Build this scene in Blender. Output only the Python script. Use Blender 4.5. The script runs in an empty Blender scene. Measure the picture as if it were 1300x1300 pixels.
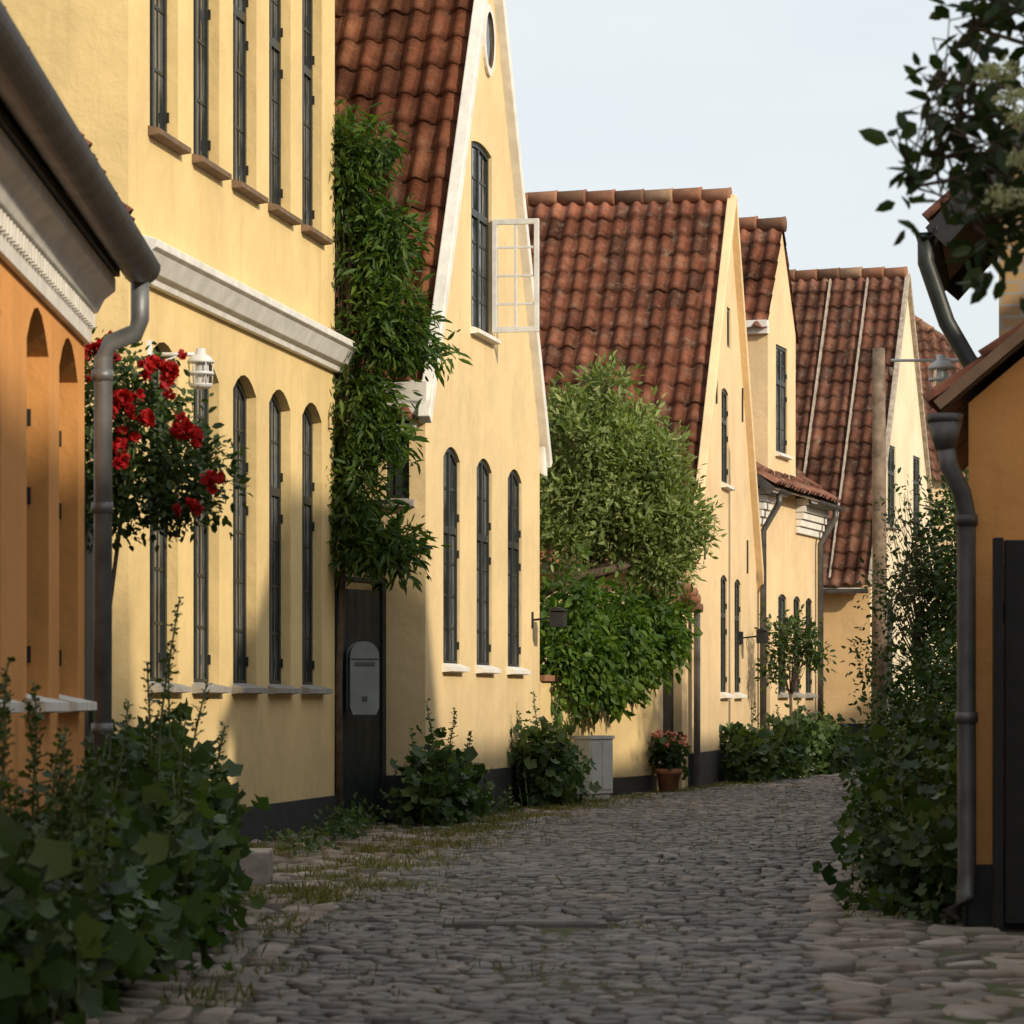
import bpy, math, random
import numpy as np
from mathutils import Vector, Matrix
from mathutils.geometry import tessellate_polygon
random.seed(7); rng=np.random.default_rng(7)
C=bpy.context; COL=C.scene.collection

# ---------------- materials ----------------
def newmat(name):
    m=bpy.data.materials.new(name); m.use_nodes=True
    nt=m.node_tree; b=nt.nodes["Principled BSDF"]
    return m,nt,b
def N(nt,t,**k):
    n=nt.nodes.new(t)
    for a,v in k.items(): setattr(n,a,v)
    return n
def L(nt,a,b): nt.links.new(a,b)
def c4(c): return (c[0],c[1],c[2],1)
def ramp(nt,fac,stops,interp='LINEAR'):
    r=N(nt,'ShaderNodeValToRGB'); r.color_ramp.interpolation=interp
    e=r.color_ramp.elements
    e[0].position=stops[0][0]; e[0].color=c4(stops[0][1])
    e[1].position=stops[-1][0]; e[1].color=c4(stops[-1][1])
    for p,c in stops[1:-1]:
        x=e.new(p); x.color=c4(c)
    L(nt,fac,r.inputs[0]); return r.outputs[0]
def noise(nt,co,scale,detail=4,rough=.55):
    n=N(nt,'ShaderNodeTexNoise'); n.inputs['Scale'].default_value=scale; n.inputs['Detail'].default_value=detail
    n.inputs['Roughness'].default_value=rough
    L(nt,co,n.inputs['Vector']); return n.outputs['Fac']
def mix(nt,fac,a,b,mode='MIX'):
    m=N(nt,'ShaderNodeMix',data_type='RGBA',blend_type=mode)
    if isinstance(fac,(int,float)): m.inputs[0].default_value=fac
    else: L(nt,fac,m.inputs[0])
    for i,v in ((6,a),(7,b)):
        if isinstance(v,tuple): m.inputs[i].default_value=c4(v)
        else: L(nt,v,m.inputs[i])
    return m.outputs[2]
def bump(nt,b,h,st,dist=.01):
    n=N(nt,'ShaderNodeBump'); n.inputs['Strength'].default_value=st; n.inputs['Distance'].default_value=dist
    L(nt,h,n.inputs['Height']); L(nt,n.outputs[0],b.inputs['Normal'])
def simple(name,col,rough=.6,var=.15,scale=8,metal=0,bmp=.1,spec=.4):
    m,nt,b=newmat(name); g=N(nt,'ShaderNodeNewGeometry')
    f=noise(nt,g.outputs['Position'],scale)
    lo=tuple(c*(1-var*1.6) for c in col); hi=tuple(min(1,c*(1+var)) for c in col)
    L(nt,ramp(nt,f,[(.3,lo),(.7,hi)]),b.inputs['Base Color'])
    b.inputs['Roughness'].default_value=rough; b.inputs['Metallic'].default_value=metal
    b.inputs['Specular IOR Level'].default_value=spec
    if bmp: bump(nt,b,noise(nt,g.outputs['Position'],scale*5),bmp)
    return m
def stucco(name,col,dirt=(.42,.32,.19)):
    m,nt,b=newmat(name); g=N(nt,'ShaderNodeNewGeometry'); P=g.outputs['Position']
    lo=tuple(c*.86 for c in col); hi=tuple(min(1,c*1.07) for c in col)
    base=ramp(nt,noise(nt,P,.9,5,.6),[(.32,lo),(.66,hi)])
    mp=N(nt,'ShaderNodeMapping'); mp.inputs['Scale'].default_value=(5,5,.45); L(nt,P,mp.inputs[0])
    st=N(nt,'ShaderNodeMapRange'); L(nt,noise(nt,mp.outputs[0],1.2,5,.65),st.inputs[0])
    st.inputs[1].default_value=.54; st.inputs[2].default_value=.8; st.inputs[4].default_value=.45
    base=mix(nt,st.outputs[0],base,tuple(c*.66 for c in col))
    sp=N(nt,'ShaderNodeMapRange'); L(nt,noise(nt,P,5,7,.72),sp.inputs[0])
    sp.inputs[1].default_value=.55; sp.inputs[2].default_value=.72; sp.inputs[4].default_value=.35
    base=mix(nt,sp.outputs[0],base,tuple(min(1,c*1.1+.06) for c in col))
    sx=N(nt,'ShaderNodeSeparateXYZ'); L(nt,P,sx.inputs[0])
    mr=N(nt,'ShaderNodeMapRange'); L(nt,sx.outputs[2],mr.inputs[0])
    mr.inputs[1].default_value=1.6; mr.inputs[2].default_value=.1; mr.inputs[3].default_value=0; mr.inputs[4].default_value=1.0
    mm=N(nt,'ShaderNodeMath',operation='MULTIPLY'); L(nt,mr.outputs[0],mm.inputs[0]); L(nt,noise(nt,P,2.3,6,.65),mm.inputs[1])
    base=mix(nt,mm.outputs[0],base,dirt)
    L(nt,base,b.inputs['Base Color']); b.inputs['Roughness'].default_value=.9; b.inputs['Specular IOR Level'].default_value=.15
    a=N(nt,'ShaderNodeMath',operation='ADD'); L(nt,noise(nt,P,3.0,3),a.inputs[0])
    m2=N(nt,'ShaderNodeMath',operation='MULTIPLY'); L(nt,noise(nt,P,45,4),m2.inputs[0]); m2.inputs[1].default_value=.14; L(nt,m2.outputs[0],a.inputs[1])
    bump(nt,b,a.outputs[0],.55,.035)
    return m
def tilemat(name,dark,mid,light,lich=(.30,.27,.20),la=.5):
    m,nt,b=newmat(name); uv=N(nt,'ShaderNodeUVMap'); g=N(nt,'ShaderNodeNewGeometry')
    fl=N(nt,'ShaderNodeVectorMath',operation='FLOOR'); L(nt,uv.outputs[0],fl.inputs[0])
    wn=N(nt,'ShaderNodeTexWhiteNoise'); L(nt,fl.outputs[0],wn.inputs[0])
    P=g.outputs['Position']
    base=ramp(nt,wn.outputs[0],[(0,dark),(.35,mid),(.75,mid),(1,light)])
    big=ramp(nt,noise(nt,P,.9,7,.75),[(.38,(.42,.41,.42)),(.6,(1,1,1))])
    base=mix(nt,.85,base,big,'MULTIPLY')
    fr=N(nt,'ShaderNodeVectorMath',operation='FRACTION'); L(nt,uv.outputs[0],fr.inputs[0])
    sx=N(nt,'ShaderNodeSeparateXYZ'); L(nt,fr.outputs[0],sx.inputs[0])
    dk=ramp(nt,sx.outputs[1],[(0,(.5,.46,.46)),(.2,(1,1,1)),(.75,(1,1,1)),(1,(.5,.46,.46))])
    base=mix(nt,.8,base,dk,'MULTIPLY')
    # pans between the rolls tinted darker
    pn=ramp(nt,sx.outputs[0],[(.5,(1,1,1)),(.68,(.55,.52,.5)),(.9,(.55,.52,.5)),(1,(1,1,1))])
    base=mix(nt,.7,base,pn,'MULTIPLY')
    lf=N(nt,'ShaderNodeMapRange'); L(nt,noise(nt,P,8,8,.78),lf.inputs[0]); lf.inputs[1].default_value=.52; lf.inputs[2].default_value=.68; lf.inputs[4].default_value=la
    base=mix(nt,lf.outputs[0],base,lich)
    df=N(nt,'ShaderNodeMapRange'); L(nt,noise(nt,P,10,9,.78),df.inputs[0]); df.inputs[1].default_value=.5; df.inputs[2].default_value=.64; df.inputs[4].default_value=.7
    base=mix(nt,df.outputs[0],base,tuple(c*.6 for c in dark))
    L(nt,base,b.inputs['Base Color']); b.inputs['Roughness'].default_value=.8; b.inputs['Specular IOR Level'].default_value=.2
    bump(nt,b,noise(nt,P,40,5),.4,.01)
    return m
def islandmat(name,stops,rough=.8,nscale=12,trans=0,bmp=.3,spec=.3,big=None):
    m,nt,b=newmat(name); g=N(nt,'ShaderNodeNewGeometry')
    col=ramp(nt,g.outputs['Random Per Island'],stops)
    v=ramp(nt,noise(nt,g.outputs['Position'],nscale,5),[(.3,(.62,.62,.6)),(.7,(1.0,1.0,1.0))])
    col=mix(nt,.8,col,v,'MULTIPLY')
    if big:
        f=N(nt,'ShaderNodeMapRange'); L(nt,noise(nt,g.outputs['Position'],1.1,6,.7),f.inputs[0]); f.inputs[1].default_value=.45; f.inputs[2].default_value=.7; f.inputs[4].default_value=.6
        col=mix(nt,f.outputs[0],col,big)
    L(nt,col,b.inputs['Base Color']); b.inputs['Roughness'].default_value=rough; b.inputs['Specular IOR Level'].default_value=spec
    if bmp: bump(nt,b,noise(nt,g.outputs['Position'],nscale*3,4),bmp,.01)
    if trans:
        t=N(nt,'ShaderNodeBsdfTranslucent'); mc=mix(nt,1.0,col,(1.5,1.6,.6),'MULTIPLY'); L(nt,mc,t.inputs[0])
        ms=N(nt,'ShaderNodeMixShader'); ms.inputs[0].default_value=trans
        L(nt,b.outputs[0],ms.inputs[1]); L(nt,t.outputs[0],ms.inputs[2]); L(nt,ms.outputs[0],nt.nodes['Material Output'].inputs[0])
    return m
def leafm(name,a,b_,c,trans=.3): return islandmat(name,[(0,a),(.5,b_),(1,c)],.5,1.5,trans,0,.35)

M={}
M['y1']=stucco('stucco_yellow_pale',(.81,.61,.29))
M['y2']=stucco('stucco_yellow_cream',(.81,.62,.34))
M['y3']=stucco('stucco_yellow_warm',(.80,.60,.35))
M['y5']=stucco('stucco_ochre',(.74,.50,.25))
M['or']=stucco('stucco_orange',(.78,.37,.12),(.40,.20,.08))
M['pale']=stucco('stucco_cream_gable',(.82,.71,.50))
M['white']=simple('white_limewash',(.80,.78,.72),.8,.10,6,bmp=.2)
M['grey_sill']=simple('grey_sill_stone',(.33,.31,.28),.8,.15,9)
M['brown_sill']=simple('brown_tile_sill',(.20,.13,.08),.8,.2,9)
M['frame']=simple('dark_green_window_paint',(.028,.034,.030),.45,.2,14)
M['frame_w']=simple('white_window_paint',(.72,.72,.68),.4,.08,14)
M['black']=simple('tarred_plinth',(.022,.022,.024),.7,.35,7,bmp=.4)
M['gate']=simple('black_green_gate_paint',(.014,.020,.018),.5,.3,10)
M['blackw']=simple('black_gate_paint',(.010,.009,.009),.6,.3,10)
M['zinc']=simple('zinc_pipe',(.20,.21,.215),.5,.25,5,.45,.05)
M['zincd']=simple('dark_zinc',(.12,.115,.11),.5,.3,5,.45,.05)
M['iron']=simple('black_iron',(.02,.02,.02),.5,.2,10)
M['wood']=simple('pole_wood',(.20,.145,.10),.85,.35,7,bmp=.5)
M['bark']=simple('bark',(.12,.08,.055),.9,.35,14,bmp=.7)
M['stem']=simple('plant_stem',(.13,.17,.07),.7,.3,14)
M['greybox']=simple('grey_mailbox_paint',(.22,.25,.26),.4,.08,6,bmp=0)
M['cab']=simple('cabinet_grey_plastic',(.50,.50,.47),.5,.08,6,bmp=0)
M['lampw']=simple('lamp_enamel',(.62,.63,.62),.4,.08,8,bmp=0)
M['terra']=simple('terracotta',(.42,.18,.10),.8,.15,9)
M['slab']=simple('drain_slab',(.15,.135,.125),.8,.25,9,bmp=.4)
M['gran']=simple('granite_block',(.32,.28,.24),.85,.2,14,bmp=.5)
m,nt,b=newmat('window_glass'); g=N(nt,'ShaderNodeNewGeometry')
L(nt,ramp(nt,noise(nt,g.outputs['Position'],1.7,3),[(.4,(.03,.035,.038)),(.62,(.17,.18,.18))]),b.inputs['Base Color']); b.inputs['Roughness'].default_value=.05; b.inputs['Specular IOR Level'].default_value=.8
bump(nt,b,noise(nt,g.outputs['Position'],4,2),.2,.02); M['glass']=m
m,nt,b=newmat('lamp_glass'); b.inputs['Base Color'].default_value=(.8,.82,.8,1); b.inputs['Roughness'].default_value=.15; b.inputs['Transmission Weight'].default_value=.5; M['lglass']=m
M['tile2']=tilemat('roof_tile_orange',(.19,.078,.047),(.38,.14,.075),(.50,.215,.11),(.27,.19,.13),.5)
M['tile3']=tilemat('roof_tile_red_brown',(.17,.078,.053),(.35,.13,.076),(.46,.19,.11),(.32,.27,.20),.65)
M['tile5']=tilemat('roof_tile_brown',(.16,.085,.062),(.30,.13,.085),(.38,.18,.115),(.34,.29,.22),.7)
M['ridge']=islandmat('ridge_tile',[(0,(.18,.10,.06)),(.5,(.36,.16,.09)),(1,(.40,.26,.16))],.85,10)
M['mort']=simple('lime_mortar',(.42,.35,.28),.9,.25,12)
m,nt,b=newmat('yellow_brick'); tc=N(nt,'ShaderNodeTexCoord'); br=N(nt,'ShaderNodeTexBrick')
sx=N(nt,'ShaderNodeSeparateXYZ'); L(nt,tc.outputs['Object'],sx.inputs[0]); cx=N(nt,'ShaderNodeCombineXYZ')
ad=N(nt,'ShaderNodeMath',operation='ADD'); L(nt,sx.outputs[0],ad.inputs[0]); L(nt,sx.outputs[1],ad.inputs[1]); L(nt,ad.outputs[0],cx.inputs[0]); L(nt,sx.outputs[2],cx.inputs[1]); L(nt,cx.outputs[0],br.inputs[0])
br.inputs['Color1'].default_value=(.46,.31,.14,1); br.inputs['Color2'].default_value=(.32,.19,.09,1); br.inputs['Mortar'].default_value=(.3,.27,.22,1)
br.inputs['Scale'].default_value=1; br.inputs['Brick Width'].default_value=.23; br.inputs['Row Height'].default_value=.067; br.inputs['Mortar Size'].default_value=.008
L(nt,br.outputs[0],b.inputs['Base Color']); b.inputs['Roughness'].default_value=.9; bump(nt,b,br.outputs['Fac'],-.5,.01); M['brick']=m
M['sett']=islandmat('granite_setts',[(0,(.12,.112,.108)),(.45,(.18,.165,.155)),(.85,(.24,.215,.195)),(1,(.31,.26,.22))],.7,14,bmp=.6,spec=.3,big=(.15,.13,.108))
M['field']=islandmat('field_stones',[(0,(.15,.128,.11)),(.45,(.24,.20,.17)),(.8,(.31,.24,.20)),(1,(.36,.32,.27))],.75,12,bmp=.5,big=(.16,.145,.09))
M['holly']=leafm('hollyhock_leaf',(.030,.062,.022),(.062,.115,.036),(.12,.18,.055))
M['dark']=leafm('dark_leaf',(.018,.042,.013),(.040,.08,.02),(.085,.135,.03))
M['wist']=leafm('wisteria_leaf',(.028,.068,.012),(.058,.12,.02),(.13,.20,.03),.4)
M['pear']=leafm('willow_pear_leaf',(.13,.185,.055),(.23,.30,.095),(.38,.43,.17),.35)
M['creep']=leafm('creeper_leaf',(.035,.085,.014),(.08,.155,.02),(.15,.23,.03),.4)
M['elder']=leafm('elder_leaf',(.018,.036,.013),(.034,.064,.02),(.065,.10,.03),.3)
M['grass']=leafm('grass_blade',(.07,.09,.02),(.15,.15,.045),(.28,.24,.10),.3)
M['rosep']=islandmat('rose_petal',[(0,(.28,.005,.008)),(.5,(.46,.010,.015)),(1,(.62,.03,.03))],.6,3,.25,0)
M['pinkp']=islandmat('geranium_petal',[(0,(.65,.16,.16)),(1,(.85,.40,.36))],.6,3,.25,0)
M['creamp']=islandmat('elder_flower',[(0,(.45,.46,.28)),(1,(.66,.65,.45))],.7,3,.25,0)
m,nt,b=newmat('earth_and_moss'); g=N(nt,'ShaderNodeNewGeometry'); P=g.outputs['Position']
base=ramp(nt,noise(nt,P,1.6,7,.7),[(.3,(.055,.046,.036)),(.46,(.09,.075,.055)),(.56,(.055,.068,.022)),(.64,(.075,.085,.03)),(.75,(.13,.108,.078))])
L(nt,base,b.inputs['Base Color']); b.inputs['Roughness'].default_value=1; bump(nt,b,noise(nt,P,25,5),.8,.03); M['earth']=m

# ---------------- geometry helpers ----------------
class G:
    def __init__(s): s.v=[]; s.f=[]
    def face(s,pts):
        i=len(s.v); s.v+= [tuple(p) for p in pts]; s.f.append(list(range(i,i+len(pts))))
    def box(s,x0,x1,y0,y1,z0,z1,m=None):
        c=[(x,y,z) for x in (x0,x1) for y in (y0,y1) for z in (z0,z1)]
        if m: c=[m(*p) for p in c]
        i=len(s.v); s.v+=c
        s.f+=[[i+a for a in q] for q in ((0,1,3,2),(4,6,7,5),(0,4,5,1),(2,3,7,6),(0,2,6,4),(1,5,7,3))]
    def beam(s,p0,p1,w,h,up=(0,0,1),side=0):
        p0=Vector(p0);p1=Vector(p1);d=(p1-p0).normalized();sd=d.cross(Vector(up)).normalized();u=sd.cross(d)
        c=[p+sd*a*w/2+u*b*h/2 for p in (p0,p1) for a in (-1,1) for b in (-1,1)]
        i=len(s.v); s.v+=[tuple(q) for q in c]
        s.f+=[[i+a for a in q] for q in ((0,1,3,2),(4,6,7,5),(0,4,5,1),(2,3,7,6),(0,2,6,4),(1,5,7,3))]
    def tube(s,pts,r,n=8,cap=True):
        pts=[Vector(p) for p in pts]; R=r if isinstance(r,(list,tuple)) else [r]*len(pts)
        i0=len(s.v); ref=Vector((0.31,.17,.93))
        for k,p in enumerate(pts):
            a=pts[max(0,k-1)]; b=pts[min(len(pts)-1,k+1)]; d=(b-a).normalized()
            rr=ref if abs(d.dot(ref))<.95 else Vector((1,0,0))
            x=d.cross(rr).normalized(); y=d.cross(x)
            for j in range(n):
                t=2*math.pi*j/n; s.v.append(tuple(p+(x*math.cos(t)+y*math.sin(t))*R[k]))
        for k in range(len(pts)-1):
            for j in range(n):
                a=i0+k*n+j; b=i0+k*n+(j+1)%n; s.f.append([a,b,b+n,a+n])
        if cap:
            s.f.append([i0+j for j in range(n)][::-1]); s.f.append([i0+(len(pts)-1)*n+j for j in range(n)])
    def lathe(s,c,prof,n=20):
        i0=len(s.v)
        for r,z in prof:
            for j in range(n):
                t=2*math.pi*j/n; s.v.append((c[0]+r*math.cos(t),c[1]+r*math.sin(t),c[2]+z))
        for k in range(len(prof)-1):
            for j in range(n):
                a=i0+k*n+j; b=i0+k*n+(j+1)%n; s.f.append([a,b,b+n,a+n])
    def extr(s,prof,x0,x1,m=None):
        i=len(s.v); n=len(prof)
        for x in (x0,x1):
            for y,z in prof: s.v.append(m(x,y,z) if m else (x,y,z))
        for j in range(n): s.f.append([i+j,i+(j+1)%n,i+n+(j+1)%n,i+n+j])
        s.f.append([i+j for j in range(n)][::-1]); s.f.append([i+n+j for j in range(n)])
    def gutter(s,p0,p1,r,n=8):
        p0=Vector(p0);p1=Vector(p1);d=(p1-p0).normalized();x=d.cross(Vector((0,0,1))).normalized()
        i=len(s.v)
        for p in (p0,p1):
            for rr in (r,r*.9):
                for j in range(n+1):
                    t=math.pi*j/n; s.v.append(tuple(p+x*math.cos(t)*rr-Vector((0,0,1))*math.sin(t)*rr))
        m_=n+1
        for j in range(n):
            s.f.append([i+j,i+j+1,i+2*m_+j+1,i+2*m_+j]); s.f.append([i+m_+j,i+m_+j+1,i+3*m_+j+1,i+3*m_+j])
            s.f.append([i+j,i+j+1,i+m_+j+1,i+m_+j]); s.f.append([i+2*m_+j,i+2*m_+j+1,i+3*m_+j+1,i+3*m_+j])
        for o in (0,n): s.f.append([i+o,i+m_+o,i+3*m_+o,i+2*m_+o])
def mkobj(name,v,f,mat,parent=None,smooth=False,bevel=0):
    me=bpy.data.meshes.new(name); me.from_pydata(v,[],f); me.update()
    me.materials.append(mat); ob=bpy.data.objects.new(name,me); COL.objects.link(ob)
    if parent: ob.parent=parent
    if smooth: me.polygons.foreach_set('use_smooth',[True]*len(me.polygons))
    if bevel:
        b=ob.modifiers.new('b','BEVEL'); b.width=bevel; b.segments=2; b.limit_method='ANGLE'
    return ob
def fast(name,V,Fc,mat,parent=None,smooth=False,uv=None):
    k=Fc.shape[1]; me=bpy.data.meshes.new(name); nf=len(Fc)
    me.vertices.add(len(V)); me.vertices.foreach_set('co',V.astype(np.float32).ravel())
    me.loops.add(nf*k); me.loops.foreach_set('vertex_index',Fc.astype(np.int32).ravel())
    me.polygons.add(nf); me.polygons.foreach_set('loop_start',np.arange(0,nf*k,k,dtype=np.int32))
    me.polygons.foreach_set('loop_total',np.full(nf,k,dtype=np.int32))
    me.update(calc_edges=True)
    if uv is not None:
        ul=me.uv_layers.new(name='UVMap'); ul.data.foreach_set('uv',uv[Fc.ravel()].astype(np.float32).ravel())
    if smooth: me.polygons.foreach_set('use_smooth',[True]*nf)
    me.materials.append(mat); ob=bpy.data.objects.new(name,me); COL.objects.link(ob)
    if parent: ob.parent=parent
    return ob
def empty(name,loc=(0,0,0),rz=0):
    e=bpy.data.objects.new(name,None); COL.objects.link(e); e.location=loc; e.rotation_euler=(0,0,rz); e.empty_display_size=.3
    return e
TW=.205; TR=.33
def roofplane(name,p0,e,r,W,Ls,mat,parent,clip=None):
    p0=np.array(p0,float); e=np.array(e,float); r=np.array(r,float); n=np.cross(e,r)
    nc=max(1,int(round(W/TW))); nr=max(1,int(round(Ls/TR))); tw=W/nc; tr=Ls/nr; sg=8
    t=np.arange(nc*sg+1)/sg; fr=t%1
    h=np.where(fr<.6,.05*np.clip(np.cos((fr-.3)*np.pi/.6),0,1)**.8,-.012*np.sin(np.pi*(fr-.6)/.4))
    rows=[];uvs=[]
    jit=rng.normal(0,.007,(nr,nc+1)); jx=rng.normal(0,.011,(nr,nc+1))
    sag=.03*np.sin(np.linspace(0,5,len(t))+p0[0])
    for k in range(nr):
        ci=np.minimum(t.astype(int),nc)
        for (vv,lf,uvv) in ((k*tr-.015,.045,k+.02),((k+1)*tr,.0,k+.98)):
            a=t*tw; hh=h+lf+jit[k,ci]*(1 if lf else .3)+sag*math.sin(k/nr*3.1)
            vvv=vv+ (jx[k,ci] if lf else 0) 
            P=p0[None]+a[:,None]*e[None]+(vvv*np.ones_like(a))[:,None]*r[None]+hh[:,None]*n[None]
            rows.append(P); uvs.append(np.stack([t,np.full_like(t,uvv)],1))
    V=np.concatenate(rows); U=np.concatenate(uvs); m_=len(t); Fs=[]
    idx=np.arange(m_-1)
    for k in range(len(rows)-1):
        q=np.stack([k*m_+idx,k*m_+idx+1,(k+1)*m_+idx+1,(k+1)*m_+idx],1)
        if clip:
            uu=(idx+.5)/sg*tw; vv=((k//2)+(.5 if k%2==0 else 1))*tr
            q=q[[clip(u,vv) for u in uu]]
        Fs.append(q)
    U[:,0]+=.001
    return fast(name,V,np.concatenate(Fs),mat,parent,True,U)
def ridge(g,p0,p1,r=.10,step=.36):
    p0=Vector(p0);p1=Vector(p1);Ln=(p1-p0).length;n=max(1,int(Ln/step));d=(p1-p0)/n
    for i in range(n):
        a=p0+d*i; b=a+d*1.08; z=Vector((0,0,random.uniform(-.015,.015)))
        g.tube([a+z,a+z+d*.12,b+z],[r*1.12,r*1.02,r*.88],10)
def loop(x0,x1,z0,z1,rise,n=6):
    if rise<=0: return [(x0,z0),(x1,z0),(x1,z1),(x0,z1)]
    zs=z1-rise; xc=(x0+x1)/2; w=(x1-x0)/2; out=[(x0,z0),(x1,z0)]
    for i in range(n+1):
        t=1-2*i/n; out.append((xc+w*t,zs+rise*(1-t*t)))
    return out
class House:
    def __init__(s,name,A,B,D):
        A=Vector(A);B=Vector(B);d=B-A; s.L=d.length; s.D=D
        s.e=empty(name,(A.x,A.y,0),math.atan2(d.y,d.x)); s.gs={}
    def g(s,part,mat,**k):
        key=(part,mat)
        if key not in s.gs: s.gs[key]=(G(),k)
        return s.gs[key][0]
    def facade(s,outer,ops,mat,m=None,part='walls'):
        m=m or (lambda a,d,b:(a,d,b))
        loops=[[Vector((x,z,0)) for x,z in outer]]+[[Vector((x,z,0)) for x,z in loop(*o[:5])] for o in ops]
        flat=[p for l in loops for p in l]; tr=tessellate_polygon(loops)
        g=s.g(part,mat); i=len(g.v); g.v+=[m(p.x,0,p.y) for p in flat]
        for t in tr: g.f.append([i+a for a in t])
        for o in ops:
            rec=(o[5] if len(o)>5 else {}).get('rec',.05)
            lp=loop(*o[:5]); n=len(lp); i=len(g.v)
            g.v+=[m(x,0,z) for x,z in lp]+[m(x,rec+.06,z) for x,z in lp]
            for j in range(n): g.f.append([i+j,i+(j+1)%n,i+n+(j+1)%n,i+n+j])
            s.window(o,m,rec)
    def window(s,o,m,rec):
        x0,x1,z0,z1,rise=o[:5]; st=o[5] if len(o)>5 else {}
        fm=st.get('fm','frame'); t=.045; g=s.g('window_frames',fm)
        lo=loop(x0,x1,z0,z1,rise); li=loop(x0+t,x1-t,z0+t,z1-t,max(rise*.85,0) if rise>0 else 0); n=len(lo); i=len(g.v)
        for lp,d in ((lo,rec),(li,rec),(li,rec+.03)): g.v+=[m(x,d,z) for x,z in lp]
        for j in range(n):
            k=(j+1)%n
            g.f.append([i+j,i+k,i+n+k,i+n+j]); g.f.append([i+n+j,i+n+k,i+2*n+k,i+2*n+j])
        gg=s.g('window_glass','glass'); gg.face([m(x,rec+.020,z) for x,z in lo])
        if st.get('blind'): return
        xc=(x0+x1)/2; zt=z0+(z1-z0)*st.get('tr',.66)
        g.box(xc-.026,xc+.026,rec-.004,rec+.018,z0+t,z1-t-.01,m)
        g.box(x0+t,x1-t,rec-.002,rec+.018,zt-.032,zt+.032,m)
        rows=st.get('rows',3)
        for k in range(1,rows):
            z=z0+t+(zt-z0-t)*k/rows; g.box(x0+t,x1-t,rec+.012,rec+.019,z-.011,z+.011,m)
        zz=(zt+z1)/2; g.box(x0+t,x1-t,rec+.012,rec+.019,zz-.011,zz+.011,m)
        for q in ((x0+xc)/2,(x1+xc)/2): g.box(q-.007,q+.007,rec+.013,rec+.0195,z0+t,z1-t-.03,m)
        if st.get('hinge',1):
            h=s.g('hinges','iron')
            for z in (z0+.18,zt-.2,zt+.12):
                for x in (x0+.03,x1-.03): h.box(x-.010,x+.010,rec-.020,rec-.004,z-.035,z+.035,m)
        sm=st.get('sill','grey_sill')
        if sm:
            sg=s.g('sills',sm); sg.extr([(rec-.01,z0+.02),(-.08,z0-.015),(-.08,z0-.05),(.0,z0-.06),(rec-.01,z0-.06)],x0-.05,x1+.05,m)
    def finish(s):
        for (part,mat),(g,k) in s.gs.items():
            if g.f: mkobj(part,g.v,g.f,M[mat],s.e,k.get('smooth',False),k.get('bevel',0))
def gable_house(name,A,B,D,he,hr,mat,tile,ops,ap=.5,ov=.18,plinth=.3,coping='white',sideops=None,vf=.0,sidemat=None,cw=.11):
    H=House(name,A,B,D); Ln=H.L; xa=Ln*ap
    H.facade([(0,0),(Ln,0),(Ln,he),(xa,hr),(0,he)],ops,mat)
    H.facade([(0,0),(D,0),(D,he),(0,he)],sideops or [],sidemat or mat,m=lambda a,d,b:(d,a,b))
    w=H.g('walls',mat); w.face([(Ln,0,0),(Ln,D,0),(Ln,D,he),(Ln,0,he)]); w.face([(0,D,0),(Ln,D,0),(Ln,D,he),(xa,D,hr),(0,D,he)])
    p=H.g('plinth','black',bevel=.006); p.box(-.025,Ln+.025,-.025,-.003,0,plinth); p.box(-.026,-.003,-.003,D,0,plinth)
    for sgn,xe in ((1,-ov),(-1,Ln+ov)):
        run=xa if sgn==1 else Ln-xa; sl=math.hypot(run,hr-he); c=run/sl; sn=(hr-he)/sl
        ze=he-ov*sn/c; r=(c*sgn,0,sn); ls=sl+ov/c
        if sgn==1: roofplane('roof_tiles',(xe,D,ze+.03),(0,-1,0),r,D-vf,ls,M[tile],H.e)
        else: roofplane('roof_tiles',(xe,vf,ze+.03),(0,1,0),r,D-vf,ls,M[tile],H.e)
        H.g('eaves','white').box(min(xe*.6 if sgn==1 else xe-.07,xe),max(xe*.6 if sgn==1 else xe-.07,xe)+.0,.05,D,ze-.06,ze+.0)
        if coping:
            q=H.g('verge_coping',coping,bevel=.01)
            dx=-sgn*sn*.05; dz=c*.05
            q.beam((xe-sgn*.0+dx,-.035,ze+dz),(xa+dx*.2,-.035,hr+dz*1.6),cw,cw,up=(-sgn*sn,0,c))
    rg=H.g('ridge_tiles','ridge',smooth=True); ridge(rg,(xa,-.02,hr+.09),(xa,D,hr+.09))
    return H
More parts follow.
